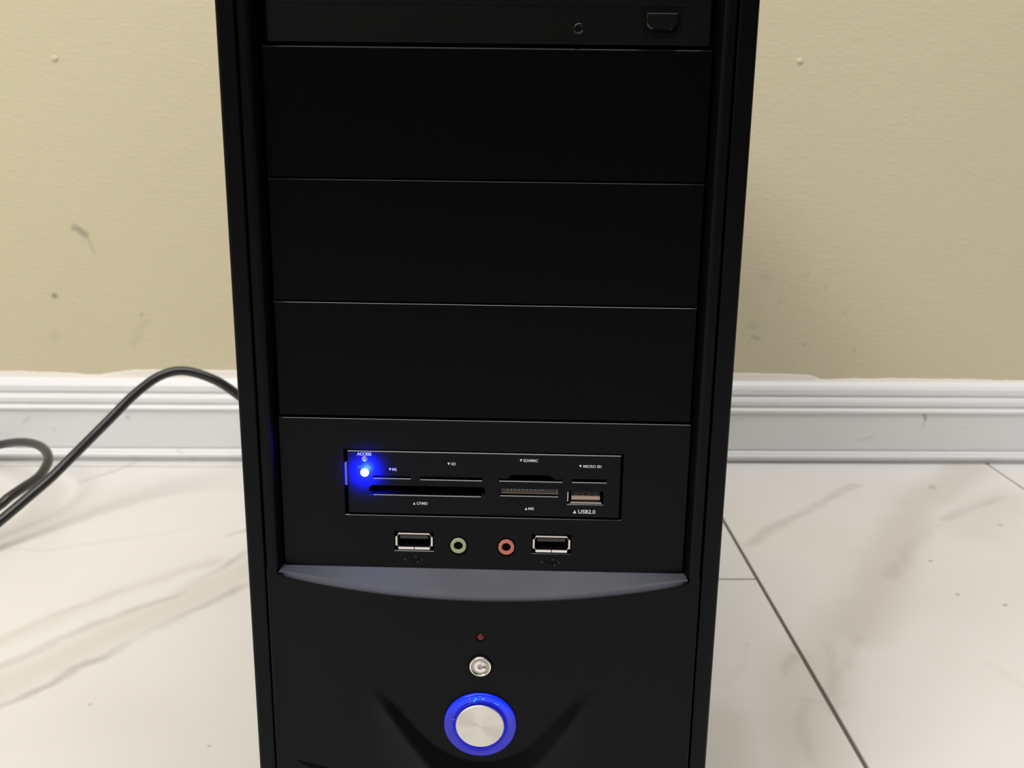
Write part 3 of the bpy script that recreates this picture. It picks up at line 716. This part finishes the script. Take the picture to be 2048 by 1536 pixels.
for k in range(n): prism(bm, [P_in[k], P_out[k], P_out[k+1], P_in[k+1]], yy, yy+.5)
prism(bm, [(c[0]+.15, c[2]+2.6), (c[0]+2.3, c[2]+1.05), (c[0]+.55, c[2]+.35)], yy, yy+.5)
bmesh.ops.remove_doubles(bm, verts=bm.verts, dist=1e-6)
from_bm('arrow_symbol', bm, M['chrome'], rs)
# power button
c, _ = on_face(-.35, 104.3, .0)
bm = bmesh.new(); lathe(bm, [(0, -.02), (14.2, -.02), (14.3, .6)], c, 64, tilt); pw = from_bm('power_button', bm, M['void'], tower, label='round metal power button with glowing blue ring')
bm = bmesh.new(); lathe(bm, [(13.85, .3), (13.85, -.5), (13.6, -1.0), (13.1, -1.2), (12.6, -1.1), (10.9, -.75), (10.6, -.55)], c, 72, tilt); from_bm('light_ring', bm, M['ring'], pw, smooth=True)
bm = bmesh.new(); lathe(bm, [(10.65, -.6), (10.4, -.85), (10.2, -.75), (9.9, -.2), (9.5, -.1), (9.3, -.1)], c, 72, tilt); from_bm('inner_light_ring', bm, M['ring_dim'], pw, smooth=True)
bm = bmesh.new(); lathe(bm, [(13.2, -1.19), (13.05, -1.25), (12.9, -1.2)], c, 60, tilt, a0=math.radians(28), a1=math.radians(150)); from_bm('ring_glow_arc', bm, M['ring_bright'], pw, smooth=True)
bm = bmesh.new()
for a, r, s in ((98, 11.9, .62), (101, 11.0, .42), (84, 12.1, .5), (90, 12.9, .3), (60, 11.7, .22), (55, 11.6, .3), (108, 12.6, .32), (166, 10.2, .2)):
    a = math.radians(a); lathe(bm, [(0, -1.3), (s*.7, -1.26), (s, -.8)], (c[0]+r*math.cos(a), c[1]-.12-r*math.sin(a)*math.sin(tilt), c[2]+r*math.sin(a)), 12, tilt)
from_bm('led_spot', bm, M['spark'], pw, smooth=True)
bm = bmesh.new(); lathe(bm, [(9.25, .2), (9.25, -1.45), (9.05, -1.65), (8.8, -1.7), (0, -1.7)], c, 72, tilt); o = from_bm('button_cap', bm, M['cap'], pw, label='brushed metal disc')
# vents low on both sides of the panel
for s in (-1, 1):
    for k in range(6):
        z = 84.4-k*5.2
        bm = bmesh.new(); xo, xi = s*71.9, s*44.0
        P_ = [(xo, z), (xi, z-6.0), (xi, z-8.4), (s*70.5, z-2.6)]
        va = [bm.verts.new(T(x, face_y(x, zz)-.06, zz)) for x, zz in P_]
        # follow the bulging face with a few cuts
        bm.free(); bm = bmesh.new(); nn = 8; ra_ = []; rb_ = []
        for q in range(nn+1):
            t = q/nn; x = xo+(xi-xo)*t; zt_ = z-6.0*t; h = 2.3*min(1, .12+t*5)
            ra_.append(bm.verts.new(T(x, face_y(x, zt_)-.08, zt_))); rb_.append(bm.verts.new(T(x, face_y(x, zt_-h)-.08, zt_-h)))
        for q in range(nn): bm.faces.new((ra_[q], ra_[q+1], rb_[q+1], rb_[q]))
        from_bm('vent_slot', bm, M['void'], tower)

# ------------------------------------------------------------------ power cord
main = [(-29, 452, 45), (-42, 474, 45), (-95, 499, 45), (-155, 511, 52), (-194, 514, 71), (-219.7, 512.2, 93.2), (-238.1, 508.2, 107.9), (-262.1, 502.4, 117.4), (-281.1, 493.4, 115), (-299.6, 481.3, 101.9), (-317.3, 467.2, 83.6), (-331, 455.9, 69.4), (-343.5, 442.6, 56.2), (-354.5, 427.1, 44.6), (-367.3, 407.8, 33.3), (-379, 388.4, 23.3),
    (-393.5, 366.5, 12.5), (-418, 338, 5.8), (-470, 300, 4.5), (-560, 280, 4.3), (-635, 300, 4.3), (-655, 345, 4.5), (-620, 380, 4.5), (-540, 382, 4.6), (-470, 362, 4.6), (-432, 358, 5.8), (-416, 366, 10),
    (-406.3, 379.8, 16.8), (-397.5, 398.3, 22.5), (-390.8, 414, 26.5), (-386.9, 422.8, 30), (-382.5, 438.6, 32.4), (-379.6, 458.5, 33.5), (-380.8, 476.6, 35.7), (-385.4, 494.8, 38.2), (-395.8, 513.4, 39.9), (-412.2, 532.3, 39.4), (-437.4, 553.7, 34.8), (-466.3, 572, 25.9), (-505, 583, 14), (-560, 584, 5), (-700, 570, 4.3), (-900, 550, 4.3), (-1200, 560, 4.3)]
bm = bmesh.new(); sweep(bm, catmull([I(*q) for q in main], 8), 0.0041, 16)
cord = from_bm('power_cord', bm, M['rubber'], smooth=True)
cord['label'] = 'black power cord arching out from behind the tower over the floor'; cord['category'] = 'cord'
bm = bmesh.new(); sweep(bm, [I(-27, 434, 45), I(-28, 445, 45), I(-30, 455, 45)], 0.0075, 12); from_bm('plug', bm, M['rubber'], cord, smooth=True)
